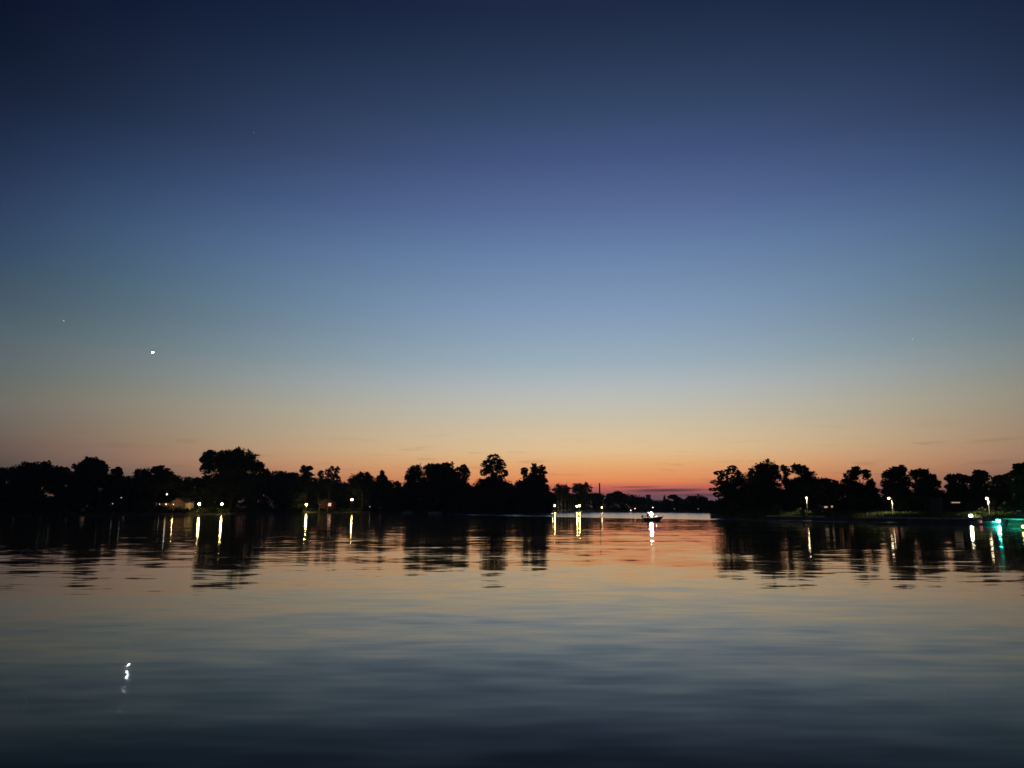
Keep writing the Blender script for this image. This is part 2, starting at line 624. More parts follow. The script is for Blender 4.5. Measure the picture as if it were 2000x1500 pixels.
def sublobes(c, r, k, size, up=True):
    out = []
    for _ in range(k):
        while True:
            v = Vector((random.gauss(0, 1), random.gauss(0, 1), random.gauss(0, 1))).normalized()
            if not up or v.z > -0.55:
                break
        s = size * random.uniform(0.6, 1.35)
        q = random.uniform(0.72, 0.98)
        cc = (c[0] + v.x * r[0] * q, c[1] + v.y * r[1] * q, c[2] + v.z * r[2] * q)
        m_ = min(r)
        out.append((cc, (m_ * s * random.uniform(0.8, 1.7), m_ * s * random.uniform(0.8, 1.5), m_ * s * random.uniform(0.5, 1.05))))
    return out


def tree(label, D, blobs, ground, leaf, dens=0.5, open_=0.0, sub=(12, 0.3), trunk=None, group=None, name='tree', mat='leaf', bark='bark'):
    """blobs: photo ellipses (cx, cy, rx, ry) of the crown; the tree stands at depth D"""
    k = D * SC
    lobes, heads = [], []
    for i, (cx, cy, rx, ry) in enumerate(blobs):
        rx, ry = rx * 1.08, ry * 1.06
        p = PT(cx, cy, D + random.uniform(-0.25, 0.25) * rx * k)
        r = (rx * k, max(min(rx, ry * 1.4) * k * 0.95, 0.5), ry * k)
        heads.append(p)
        if open_:
            # an open crown: no solid core, only separate clumps of twigs and leaves
            for sl_ in sublobes(p, tuple(v * 0.8 for v in r), int(sub[0] * 3.2), sub[1] * 0.72, False):
                lobes.append(sl_)
        else:
            q = 1.0 - sub[1] * 0.32
            lobes.append((tuple(p), tuple(v * q for v in r)))
            lobes += sublobes(p, tuple(v * q for v in r), sub[0], sub[1])
    # sprigs and twig ends standing proud of the crown break its outline
    for c, r in list(lobes):
        for _ in range(1 if open_ else 4):
            v = Vector((random.gauss(0, 1), random.gauss(0, 1), random.gauss(0.25, 1))).normalized()
            q2 = random.uniform(0.98, 1.30)
            sr = leaf * random.uniform(0.3, 0.85)
            lobes.append(((c[0] + v.x * r[0] * q2, c[1] + v.y * r[1] * q2, c[2] + v.z * r[2] * q2), (sr * random.uniform(0.6, 1.6), sr, sr * random.uniform(0.5, 1.2))))
    tx = trunk if trunk is not None else sum(h.x for h in heads) / len(heads) / (D * SC) + 1000
    base = Vector((PX(tx, D, ground), D, ground))
    root = thing(name, base, label, 'tree', group)
    hmax = max(h.z for h in heads)
    top = max(p[2] + r[2] for p, r in lobes)
    H = top - ground
    r0 = max(0.12, H * 0.022)
    tm = MB()
    fork = 0.42 * H
    lean = random.uniform(-0.03, 0.03) * H
    mid = Vector((lean * 0.5, 0, fork))
    tm.tube([(0, 0, -0.3), (lean * 0.2, 0, fork * 0.5), mid, (lean, 0, 0.72 * H)], [r0 * 1.25, r0, r0 * 0.8, r0 * 0.3], 7)
    for c, r in random.sample(lobes, min(len(lobes), 16 if open_ else 9)):
        e = Vector(c) - base
        s0 = Vector((lean * 0.5, 0, min(fork * random.uniform(0.75, 1.4), max(0.3, e.z - 0.4))))
        tm.tube([s0, (s0 + e) / 2 + Vector((0, 0, 0.04 * H * random.uniform(-0.4, 1))), e], [r0 * 0.42, r0 * 0.25, r0 * 0.08], 5)
    tm.build('trunk', M[bark], root)
    cr = leaf_mesh('crown', lobes, leaf, dens * (0.75 if open_ else 1.0), M[mat], root, tuple(base), 0.8 if open_ else 0.4)
    return root


def mass(name, label, cat, prof, D0, D1, base_z, leaf, dens, rpx, n, mat='leaf'):
    """a wood that reads as one mass: many leafy clumps under a skyline profile (photo px, py)"""
    lobes = []
    x0, x1 = prof[0][0], prof[-1][0]
    for i in range(n):
        px = random.uniform(x0, x1)
        f = D0(px) if callable(D0) else D0
        D = f + (D1 * random.random())
        k = D * SC
        r = rpx * random.uniform(0.6, 1.5) * k
        ztop = PT(px, interp(prof, px), D).z
        q = random.random() ** 0.72
        z = base_z + max(0.2, (ztop - r * 0.95 - base_z)) * q
        lobes.append(((PX(px, D, z), D, z), (r * 1.25, r * 1.1, r * 0.95)))
    o = leaf_mesh(name, lobes, leaf, dens, M[mat])
    return tag(o, label, cat, kind='stuff')


# the wood on the left and middle bank, behind the trees that stand out
LEFTW = [(-330, 912), (-100, 905), (0, 910), (25, 913), (60, 907), (100, 909), (150, 912), (205, 918), (245, 927), (262, 929), (335, 922), (390, 926), (525, 919),
         (560, 921), (585, 922), (620, 932), (672, 938), (735, 939), (765, 947), (787, 950), (800, 938), (850, 936), (905, 938), (920, 950), (950, 938), (990, 942), (1005, 950), (1020, 938), (1060, 936), (1076, 958)]
mass('woodland', 'dark continuous wood behind the lamps of the left bank', 'woodland', LEFTW, lambda p: shore_depth(p) + 16, 28, 0.5, 0.92, 0.42, 9, 1750)
mass('undergrowth', 'black tangle of bushes lining the left bank', 'bushes', [(-330, 962), (0, 962), (120, 966), (180, 982), (300, 986.5), (370, 990), (450, 991), (580, 992), (700, 991), (780, 985), (900, 984), (1000, 982), (1074, 984)],
     lambda p: shore_depth(p) + 4.0, 8, 0.1, 0.6, 0.5, 5, 700)
FARW = [(1078, 962), (1120, 963), (1150, 960), (1160, 962), (1190, 961), (1207, 960), (1232, 963), (1250, 967), (1262, 971), (1275, 974), (1300, 975), (1325, 973), (1340, 975), (1380, 974), (1400, 973), (1460, 972), (1700, 965), (2100, 965)]
mass('far_woodland', 'low hazy wood on the farthest bank beyond the boat', 'woodland', FARW, lambda p: shore_depth(p) + 22, 60, 0.5, 0.9, 0.42, 5.5, 1100)
mass('far_bushes', 'dark bushes along the waterline of the farthest bank', 'bushes', [(1165, 988), (1300, 987), (1400, 987), (1600, 987)], lambda p: shore_depth(p) + 2, 10, 0.1, 0.6, 0.5, 3.5, 220)

LT = 'trees standing out of the wood on the left bank'
sd = shore_depth
tree('wide low-crowned tree at the left edge of the wood', sd(62) + 14, [(45, 918, 22, 14), (75, 916, 24, 15), (105, 922, 20, 14)], 0.8, 0.6, 0.5, group=LT)
tree('peaked tree with a ragged side branch rising left of the gabled house', sd(178) + 12, [(178, 905, 14, 13), (165, 915, 18, 15), (190, 917, 15, 14), (199, 904, 5, 3), (175, 935, 26, 22)], 0.8, 0.55, 0.5, sub=(16, 0.32), group=LT)
tree('small round tree in the dip before the gabled house', sd(230) + 12, [(228, 923, 11, 8), (231, 917, 4, 5), (225, 940, 18, 15)], 0.8, 0.55, 0.5, group=LT)
tree('broad flat-topped tree directly behind the gabled house', sd(300) + 16, [(285, 925, 21, 11), (312, 921, 15, 12), (325, 925, 12, 9), (300, 942, 34, 18)], 0.8, 0.55, 0.5, group=LT)
tree('largest and tallest domed tree, above the two left lamps', sd(455) + 10,
     [(412, 896, 16, 17), (440, 897, 22, 19), (468, 895, 24, 19), (490, 902, 16, 19), (397, 899, 7, 6), (405, 915, 12, 14), (455, 920, 48, 28), (502, 915, 13, 16), (515, 925, 10, 11), (450, 948, 52, 28)],
     0.7, 0.6, 0.5, sub=(16, 0.3), trunk=450, group=LT)
tree('low rounded tree right of the largest domed tree', sd(555) + 14, [(545, 930, 22, 11), (572, 932, 16, 11), (555, 946, 30, 16)], 0.8, 0.55, 0.5, group=LT)
tree('slim tree with a tufted top left of the bare birches', sd(598) + 12, [(594, 918, 8, 10), (604, 915, 8, 5), (600, 930, 11, 12), (598, 948, 15, 16)], 0.8, 0.5, 0.5, sub=(14, 0.4), group=LT)
tree('ragged upright poplar with gaps in its top above the red-lit house', sd(645) + 12, [(627, 926, 6, 9), (640, 922, 5, 11), (648, 918, 5, 10), (658, 920, 6, 11), (652, 935, 16, 10), (632, 938, 10, 9)], 0.8, 0.42, 0.5, open_=1, sub=(15, 0.42), group=LT)
tree('rounded tree above the tall single lamp', sd(708) + 12, [(695, 936, 14, 11), (712, 932, 14, 11), (725, 939, 11, 10), (706, 952, 27, 16)], 0.8, 0.5, 0.5, group=LT)
tree('cone-shaped tree between the tall lamp and the domed grove', sd(748) + 12, [(747, 928, 5, 9), (747, 938, 11, 10), (750, 950, 16, 14)], 0.8, 0.5, 0.5, sub=(14, 0.35), group=LT)
tree('little round tree in the gap left of the domed grove', sd(775) + 12, [(775, 947, 8, 7), (775, 962, 12, 12)], 0.8, 0.45, 0.5, group=LT)
tree('first and leftmost domed crown of the grove on the middle bank', sd(810) + 9, [(814, 922, 14, 15), (802, 929, 11, 14), (810, 945, 22, 20), (806, 965, 22, 18)], 0.7, 0.5, 0.45, sub=(14, 0.32), group=LT)
tree('second and widest domed crown of the middle grove', sd(845) + 10, [(842, 920, 18, 16), (854, 924, 15, 16), (846, 944, 28, 22)], 0.7, 0.5, 0.45, sub=(16, 0.3), group=LT)
tree('third crown of the middle grove with an even round top', sd(872) + 8, [(872, 918, 16, 15), (880, 928, 13, 14), (866, 930, 16, 16), (872, 948, 26, 22)], 0.7, 0.5, 0.4, sub=(16, 0.32), group=LT)
tree('loose rightmost crown of the middle grove with sky showing through', sd(900) + 7, [(896, 922, 10, 12), (906, 917, 9, 11), (911, 925, 8, 11), (898, 938, 18, 15), (902, 955, 20, 16), (890, 935, 12, 14)], 0.7, 0.36, 0.42, open_=1, sub=(16, 0.42), group=LT)
tree('tall round-headed tree standing alone above the middle bank', sd(965) + 6, [(964, 897, 15, 12), (951, 909, 13, 14), (978, 908, 12, 13), (963, 918, 20, 15), (985, 924, 8, 9), (945, 923, 8, 9), (968, 935, 21, 10)], 0.6, 0.40, 0.34, open_=1, sub=(20, 0.34), group=LT)
tree('broad bushy tree at the foot of the tall round-headed tree', sd(962) + 9, [(945, 950, 22, 15), (965, 944, 24, 16), (985, 950, 20, 14), (965, 965, 40, 18)], 0.6, 0.5, 0.5, group=LT)
tree('stepped upright tree at the right end of the middle bank', sd(1042) + 6, [(1024, 922, 6, 9), (1045, 918, 9, 12), (1057, 919, 9, 11), (1014, 944, 7, 8), (1044, 938, 22, 17), (1058, 938, 11, 12), (1045, 960, 32, 20)], 0.6, 0.45, 0.5, sub=(15, 0.34), group=LT)
FT = 'trees behind the marina'
tree('low domed tree left of its twin behind the marina masts', sd(1097) + 28, [(1097, 957, 17, 12), (1098, 970, 20, 14)], 0.7, 0.55, 0.5, group=FT)
tree('flat-topped domed tree right of its twin behind the marina masts', sd(1135) + 28, [(1128, 956, 13, 11), (1143, 955, 13, 11), (1136, 970, 20, 13)], 0.7, 0.55, 0.42, group=FT)
FF = 'crowns rising over the farthest wood'
tree('small knob-shaped crown on the far wood right of the chimney', sd(1207) + 40, [(1207, 963, 6, 4.5), (1207, 970, 9, 7)], 0.8, 0.6, 0.5, group=FF)
tree('square clump of trees right of the church spire', sd(1313) + 40, [(1311, 971, 6, 4), (1318, 972, 7, 5), (1326, 976, 7, 5)], 0.8, 0.6, 0.5, group=FF)
tree('small clump between the spire and the large far crown', sd(1348) + 40, [(1347, 976, 7, 6), (1351, 974, 5, 4)], 0.8, 0.6, 0.5, group=FF)
tree('large rounded far crown just left of the peninsula', sd(1366) + 36, [(1364, 975, 11, 9), (1372, 978, 10, 8)], 0.8, 0.6, 0.5, group=FF)

RT = 'trees on the peninsula'
pdp = pen_depth
tree('leaning loose tree overhanging the water at the peninsula tip', pdp(1425) + 4,
     [(1403, 924, 11, 5), (1418, 923, 13, 7), (1430, 914, 10, 6), (1437, 922, 10, 6), (1398, 942, 13, 6), (1393, 956, 11, 4), (1402, 966, 11, 6), (1410, 950, 16, 12), (1412, 934, 14, 9), (1435, 935, 14, 9)], 0.9, 0.2, 0.5, open_=1, sub=(18, 0.36), trunk=1424, group=RT)
tree('dense bushy tree filling the tip behind the leaning tree', pdp(1440) + 7, [(1425, 955, 22, 18), (1450, 940, 18, 17), (1430, 980, 26, 18), (1455, 972, 24, 20), (1412, 990, 14, 12)], 0.9, 0.24, 0.5, group=RT)
tree('tallest dense dome-shaped tree on the peninsula', pdp(1495) + 9, [(1498, 917, 19, 19), (1482, 928, 20, 20), (1508, 928, 16, 20), (1490, 955, 34, 26), (1490, 980, 36, 20)], 1.0, 0.26, 0.5, sub=(16, 0.26), group=RT)
tree('thin see-through tree between two dense peninsula trees', pdp(1535) + 12, [(1530, 914, 6, 8), (1537, 920, 8, 12), (1534, 938, 9, 11), (1545, 945, 7, 8), (1538, 960, 10, 9)], 1.0, 0.2, 0.5, open_=1, sub=(18, 0.4), group=RT)
tree('high-shouldered tree sloping down to the right behind the first lamp post', pdp(1565) + 14, [(1555, 917, 10, 11), (1567, 921, 12, 11), (1580, 932, 14, 12), (1595, 942, 12, 10), (1570, 950, 28, 22), (1575, 975, 36, 18)], 1.1, 0.26, 0.5, sub=(14, 0.32), group=RT)
tree('low round tree behind the small lit hut', pdp(1618) + 14, [(1612, 942, 11, 9), (1625, 946, 13, 9), (1637, 954, 11, 9), (1618, 965, 26, 18)], 1.1, 0.25, 0.5, group=RT)
tree('pointed leafy tree with a gap in its right side right of the hut', pdp(1675) + 13, [(1674, 920, 9, 11), (1662, 930, 12, 14), (1692, 928, 10, 11), (1655, 948, 14, 14), (1699, 946, 8, 11), (1675, 960, 26, 20), (1706, 960, 9, 8)], 1.1, 0.24, 0.5, sub=(16, 0.34), group=RT)
tree('squarish tree directly above the second lamp post', pdp(1750) + 13, [(1735, 929, 12, 14), (1752, 924, 14, 13), (1764, 916, 7, 8), (1733, 946, 11, 9), (1760, 944, 18, 18), (1755, 970, 28, 18)], 1.1, 0.24, 0.5, sub=(16, 0.34), group=RT)
tree('loose-topped tree sloping down to the right after the second lamp post', pdp(1800) + 13, [(1786, 928, 9, 10), (1802, 926, 11, 11), (1816, 935, 10, 11), (1825, 946, 10, 10), (1802, 950, 22, 16), (1812, 968, 32, 18)], 1.1, 0.23, 0.48, sub=(18, 0.36), group=RT)
tree('flat leafy tree above the long lit window strip', pdp(1870) + 16, [(1858, 936, 10, 9), (1872, 935, 12, 9), (1885, 938, 10, 9), (1868, 952, 20, 13), (1875, 968, 28, 14)], 1.1, 0.23, 0.45, sub=(18, 0.36), group=RT)
tree('upright tufted tree left of the third lamp post', pdp(1912) + 14, [(1910, 924, 6, 8), (1918, 928, 10, 10), (1905, 935, 9, 8), (1916, 945, 15, 14), (1912, 966, 22, 18)], 1.1, 0.23, 0.5, sub=(16, 0.36), group=RT)
tree('dense low tree right of the third lamp post', pdp(1955) + 12, [(1950, 938, 12, 9), (1964, 935, 11, 9), (1955, 954, 20, 16), (1955, 972, 24, 16)], 1.1, 0.22, 0.5, group=RT)
tree('layered tree cut by the right edge of the view', pdp(1995) + 9, [(1990, 914, 10, 8), (2005, 912, 14, 10), (1983, 928, 12, 9), (2000, 930, 18, 12), (2010, 955, 36, 26), (2010, 985, 38, 20)], 1.1, 0.22, 0.5, sub=(16, 0.36), group=RT)
mass('peninsula_undergrowth', 'dark undergrowth between the peninsula trees', 'bushes', [(1398, 985), (1430, 958), (1470, 938), (1500, 930), (1530, 948), (1560, 932), (1600, 944), (1640, 952), (1665, 940), (1690, 945), (1718, 965), (1735, 940), (1770, 938), (1810, 942), (1846, 962), (1870, 944), (1890, 948), (1912, 940), (1934, 956), (1960, 942), (2000, 930), (2150, 930)],
     lambda p: pen_depth(p) + 15, 10, 0.9, 0.3, 0.45, 8, 520)


# ------------------------------------------------------------------ shrubs and bank of the peninsula
def shrub(label, px, py, rx, ry, dd, leaf=0.14, dens=0.4, group='shrubs along the peninsula bank'):
    D = pen_depth(px) + dd
    k = D * SC
    gz = pen_ground(dd)
    p = PT(px, py, D)
    lobes = sublobes(p, (rx * k, rx * k * 0.8, ry * k), 14, 0.4, False)
    base = Vector((p.x, D, gz))
    root = thing('shrub', base, label, 'shrub', group)
    st = MB()
    for c, r in random.sample(lobes, 7):
        e = Vector(c) - base
        st.tube([(random.uniform(-.1, .1), 0, -0.1), e * 0.5 + Vector((0, 0, 0.05)), e], [0.03, 0.02, 0.008], 4)
    st.build('stem', M['bark'], root)
    leaf_mesh('foliage', lobes, leaf, dens, M['leaf2'], root, tuple(base))


shrub('leafy shrub in shade at the peninsula tip', 1434, 990, 12, 14, 3)
shrub('slanting lamplit shrub left of the first lamp post', 1520, 992, 12, 12, 4)
shrub('low lamplit shrub beside the first lamp post', 1560, 998, 13, 7, 5)
shrub('rounded shrub between the first lamp post and the hut', 1596, 998, 10, 8, 4)
shrub('taller dim shrub right of the hut', 1640, 994, 12, 9, 8)
shrub('dim leafy shrub right of the second lamp post', 1765, 985, 10, 11, 12)
shrub('yellow-lit leafy branches beside the third lamp head', 1937, 979, 6, 6, 9, 0.12)
shrub('dim shrub below and left of the third lamp post', 1914, 998, 12, 7, 5)
shrub('grey-lit shrub right of the third lamp post', 1962, 988, 10, 8, 6)
shrub('twiggy shrub near the right edge above the white notice board', 1978, 985, 8, 9, 7)


def grass(name, label, px0, px1, d0, d1, n, h):
    v = np.zeros((n, 3, 3))
    px = rng.uniform(px0, px1, n)
    dd = d0 + (d1 - d0) * rng.random(n)
    for i in range(n):
        D = pen_depth(px[i]) + dd[i]
        z = pen_ground(dd[i])
        x = PX(px[i], D, z)
        a = rng.uniform(0, math.pi)
        hh = h * rng.uniform(0.4, 1.3)
        w = 0.035
        v[i, 0] = (x - w * math.cos(a), D - w * math.sin(a), z - 0.08)
        v[i, 1] = (x + w * math.cos(a), D + w * math.sin(a), z - 0.08)
        v[i, 2] = (x + rng.normal() * hh * 0.3, D + rng.normal() * hh * 0.3, z + hh)
    me = bpy.data.meshes.new(name)
    me.from_pydata(v.reshape(-1, 3).tolist(), [], [(3 * i, 3 * i + 1, 3 * i + 2) for i in range(n)])
    me.materials.append(M['grass'])
    o = bpy.data.objects.new(name, me)
    col.objects.link(o)
    tag(o, label, 'grass', kind='stuff')


grass('bank_grass', 'rough grass on the peninsula bank lit green by the lamps', 1400, 2060, 2.6, 12, 26000, 0.5)

# stone edging along the water of the peninsula, stone by stone
er = thing('stone_edging', (PX(1500, pen_depth(1500) + 1.2, 0.5), pen_depth(1500) + 1.2, 0.45), 'pale stone edging running along the peninsula waterline', 'edging')
pxs = 1500.0
while pxs < 2040:
    D = pen_depth(pxs) + 1.3
    ln = random.uniform(0.8, 1.25)
    x = PX(pxs, D, 0.6)
    D2 = pen_depth(pxs + 12) + 1.3
    ang = math.atan2(D2 - D, PX(pxs + 12, D2, 0.6) - x)
    if not (1605 < pxs < 1690):
        sb = MB().box((0, 0, 0), (ln - 0.04, 0.42, 0.30 + random.uniform(-0.03, 0.03)), 0)
        o = sb.build('stone', M['stone'], er)
        o.location = (x + ln / 2 * math.cos(ang) - er.location.x, D + ln / 2 * math.sin(ang) - er.location.y, 0.60 + random.uniform(-0.02, 0.02) - er.location.z)
        o.rotation_euler = (random.uniform(-.03, .03), random.uniform(-.02, .02), ang)
    pxs += ln * math.cos(ang) / (D * SC) * 1.0 + 0.2
for px, lab in ((1569, 'dark mooring post left of its neighbour below the first lamp post'), (1588, 'dark mooring post right of its neighbour below the first lamp post')):
    D = pen_depth(px) + 0.5
    t_ = thing('mooring_post', (PX(px, D, 0.3), D, 0.2), lab, 'post', 'mooring posts below the first lamp post')
    MB().tube([(0, 0, -0.6), (0, 0, 0.55)], 0.13, 8).build('shaft', M['wood'], t_)
    MB().tube([(0, 0, 0.55), (0, 0, 0.63)], [0.16, 0.10], 8).build('cap', M['darkpost'], t_)


# ------------------------------------------------------------------ lamps
def lamp(label, px, py, D, ground, r, mat, group=None, arm=0.0, post='post', name='street_lamp', hood=True, down=0, glow=0):
    """a post with a lantern whose lit globe is seen at (px, py); arm: sideways reach of its bracket in metres"""
    g_ = PT(px, py, D)
    base = Vector((g_.x + arm, D, ground))
    root = thing(name, base, label, 'lamp', group)
    H = g_.z - ground
    pm = MB().tube([(0, 0, -0.3), (0, 0, 0.25), (0, 0, 0.26), (0, 0, H - (r if not arm else -0.02))], [0.11, 0.11, 0.065, 0.045], 8)
    pm.build('post', M[post], root)
    if arm:
        MB().tube([(0, 0, H - 0.1), (-arm * 0.4, 0, H + r * 1.1), (-arm, 0, H + r * 1.15)], 0.03, 6).build('bracket', M[post], root)
    MB().ball((-arm, 0, H), (r, r, r), 10, 8).build('globe', M[mat], root, smooth=True)
    if hood:
        MB().tube([(-arm, 0, H + r * 0.93), (-arm, 0, H + r * 1.25)], [r * 0.7, r * 0.12], 10).build('hood', M['darkpost'], root)
    if glow:  # extra point light above the globe, added to brighten the gable
        li = bpy.data.lights.new('added_gable_light', 'POINT')
        li.energy = glow
        li.color = (1.0, 0.60, 0.28)
        li.shadow_soft_size = r
        lo_ = bpy.data.objects.new('added_gable_light', li)
        lo_.location = (-arm, 0.0, H + r * 1.6)
        lo_.parent = root
        col.objects.link(lo_)
    if down:
        # the path lantern throws most of its light down the post and onto the bank
        li = bpy.data.lights.new('lantern_light', 'SPOT')
        li.energy = down
        li.color = (1.0, 0.86, 0.55)
        li.spot_size = R(150)
        li.spot_blend = 0.6
        li.shadow_soft_size = 0.1
        lo_ = bpy.data.objects.new('lantern_light', li)
        lo_.location = (-arm, -0.12, H - r * 1.1)
        lo_.parent = root
        col.objects.link(lo_)
    return root


LG = 'lamps along the left bank'
lamp('left lamp of the pair below the largest tree', 389.5, 984.5, sd(389) + 1.2, 0.35, 0.38, 'lampA', LG)
lamp('right lamp of the pair below the largest tree', 433.5, 984.5, sd(433) + 1.2, 0.35, 0.38, 'lampA', LG)
lamp('bright round yellow lamp left of the bare birches', 598.5, 985.5, sd(598) + 1.2, 0.35, 0.5, 'lampA', LG)
lamp('tall single lamp below the rounded tree', 687.5, 976, sd(687) + 1.2, 0.35, 0.42, 'lampA', LG)
MG = 'lamps on the marina quay'
lamp('smaller left lamp of the leftmost marina pair', 1078.6, 988.6, sd(1085) + 2, 0.6, 0.27, 'lampA', MG)
lamp('larger right lamp of the leftmost marina pair', 1083.2, 987.4, sd(1085) + 2, 0.6, 0.36, 'lampA', MG)
lamp('left lamp of the second marina pair', 1127.0, 988.8, sd(1127) + 2, 0.6, 0.34, 'lampA', MG)
lamp('right lamp of the second marina pair', 1131.8, 988.0, sd(1131) + 2, 0.6, 0.38, 'lampA', MG)
lamp('single lamp at the right end of the marina below the chimney', 1175.5, 991, sd(1175) + 3, 0.6, 0.40, 'lampB', MG)
lamp('yellowish lamp on the far bank left of the boat', 1241, 994, sd(1241) + 3, 0.4, 0.36, 'lampB', MG)
lamp('tiny low lamp on the far bank left of the boat', 1232, 996.8, sd(1232) + 2, 0.2, 0.26, 'lampC', MG)
SG = 'faint lamps in the wood'
SW = {}
lamp('faint low garden lamp between trees at the far left', 220, 983.8, sd(220) + 1.2, 0.4, 0.16, 'lampD', SG, post='darkpost', name='garden_lamp')
lamp('faint garden lamp higher up at the far left', 237, 972, sd(237) + 1.2, 0.4, 0.18, 'lampD', SG, post='darkpost', name='garden_lamp')
lamp('white street lamp high above the gabled house', 326, 965.5, sd(326) + 4, 0.6, 0.26, 'lampC', SG, post='darkpost')
lamp('faint pale lamp right of the tall single lamp', 722.5, 989.6, sd(722) + 1.2, 0.4, 0.22, 'lampD', SG, post='darkpost', name='garden_lamp')
lamp('dim far lamp right of the boat', 1317, 993.8, sd(1317) + 2, 0.4, 0.14, 'lampD', SG, post='darkpost')
lamp('dim far lamp nearest the peninsula', 1363.5, 993.8, sd(1363) + 2, 0.4, 0.15, 'lampD', SG, post='darkpost')
PG = 'lamp posts on the peninsula path'
lamp('first peninsula lamp post, straight pale post with a small head', 1575.3, 972.5, pdp(1575) + 7, 1.0, 0.17, 'lampB', PG, down=800)
lamp('second peninsula lamp post with its head on a bracket to the left', 1736, 973.3, pdp(1742) + 7, 1.0, 0.17, 'lampB', PG, arm=0.46, down=800)
lamp('third peninsula lamp post beside yellow-lit leaves', 1927.5, 973.5, pdp(1929) + 7, 1.0, 0.17, 'lampB', PG, arm=0.14, down=800)
# low floodlight on the bank
D = pdp(1895) + 2.6
p = PT(1896, 1007.2, D)
fr = thing('floodlight', (p.x, D, pen_ground(2.6)), 'bright white floodlight low on the bank left of the moored motorboat', 'lamp')
hz = p.z - pen_ground(2.6)
MB().tube([(0, 0, -0.3), (0, 0, hz - 0.1)], 0.04, 6).build('post', M['darkpost'], fr)
MB().box((0, 0.16, 0), (0.46, 0.14, 0.34)).build('housing', M['darkpost'], fr, (0, 0, hz))
MB().ball((0, 0, hz), (0.2, 0.12, 0.15), 10, 6).build('lens', M['lampF'], fr, smooth=True)

# ------------------------------------------------------------------ buildings
def gable_house(label, px, D, gz, w, dp, eave, apex, wallmat, parts=()):
    root = thing('house', (PX(px, D, 2), D, gz), label, 'house')
    MB().box((0, dp / 2, eave / 2), (w, dp, eave)).prism([(-w / 2, eave + .002), (w / 2, eave + .002), (0, apex)], 0.0, dp).build('wall', M[wallmat], root)
    rf = MB()
    o_ = 0.35
    for s in (-1, 1):
        sl_ = (apex - eave) / (w / 2)
        rf.loft([[(s * (w / 2 + o_), y, eave - sl_ * o_ + .03), (0, y, apex + .03), (0, y, apex + .21), (s * (w / 2 + o_), y, eave - sl_ * o_ + .19)] for y in (-0.3, dp + 0.3)])
    rf.build('roof', M['roof'], root)
    return root


D = sd(347) + 7
gz = 0.6
h1 = gable_house('gabled house lit dull orange among dark bushes left of the paired lamps', 346, D, gz, 5.2, 7, PT(346, 981.5, D).z - gz, PT(346, 973.5, D).z - gz, 'render')
wd = MB().box((0, -0.03, 1.3), (1.0, 0.06, 1.2)).build('window', M['glass'], h1)
ar = thing('annex', (PX(320, D - 0.5, 2), D - 0.5, gz), 'long low lamplit annex left of the gabled house', 'building')
ah = PT(320, 982.6, D).z - gz
MB().box((0, 2, ah / 2), (4.2, 4, ah)).build('wall', M['render'], ar)
MB().box((0, 1.9, ah + 0.09), (4.6, 4.6, 0.16)).build('roof', M['roof'], ar)
lamp('small wall lamp in front of the low annex', 324.3, 984.8, D - 1.4, 0.5, 0.2, 'lampO', None, post='darkpost', name='garden_lamp', hood=False)
lamp('dim lamp at the left end of the low annex', 311.8, 984.6, D - 1.4, 0.5, 0.11, 'lampC', None, post='darkpost', name='garden_lamp', hood=False)
lamp('added low orange lamp lighting the gable front', 338.5, 985.0, D - 3.0, 0.5, 0.1, 'lampO', None, post='darkpost', name='garden_lamp', hood=False, glow=130)  # lamp and its point light added to brighten the house front

D = sd(640) + 6
h2 = gable_house('reddish low house with one glowing pink window behind bare birches', 637, D, 0.7, 6.5, 7, PT(640, 980, D).z - 0.7, PT(640, 974, D).z - 0.7, 'redwall')
x2 = PX(643.5, D, 2) - h2.location.x
zc2 = PT(643.5, 985.4, D).z - 0.7
wroot = MB().box((0, 0, 0), (1.5, 0.06, 1.5)).build('window', M['win'], h2, (x2, -0.05, zc2))
fm = MB()
for dx in (-0.78, 0.0, 0.78):
    fm.box((dx, -0.05, 0), (0.07, 0.06, 1.6))
for dz in (-0.78, 0.78):
    fm.box((0, -0.05, dz), (1.5, 0.055, 0.07))
fm.build('frame', M['roof'], wroot)


def birch(label, px, pts, D):
    base = PT(px, 993, D)
    base.z = 0.6
    root = thing('birch', base, label, 'tree', 'bare birches in front of the red-lit house')
    tm = MB()
    tp = [(0, 0, -0.2)] + [tuple(PT(a, b_, D) - base) for a, b_ in pts]
    n = len(tp)
    tm.tube(tp, [0.17 - 0.13 * i / (n - 1) for i in range(n)], 6)
    tm.build('trunk', M['birch'], root)
    br = MB()
    for i in range(9):
        a = Vector(tp[random.randint(1, n - 1)])
        e = a + Vector((random.uniform(-1.6, 1.6), random.uniform(-1, 1), random.uniform(0.8, 2.4)))
        br.tube([a, (a + e) / 2 + Vector((0.1, 0, 0)), e], [0.05, 0.035, 0.015], 4)
    tag(br.build('branches', M['birch'], root), kind='stuff')


birch('thin bare birch trunk left of the glowing pink window', 624, [(623.5, 987), (622, 978), (621, 970)], sd(624) + 3)
birch('forked bare birch rising over the glowing pink window', 640, [(640.5, 985), (641.5, 975), (643, 966), (643, 956)], sd(640) + 3)

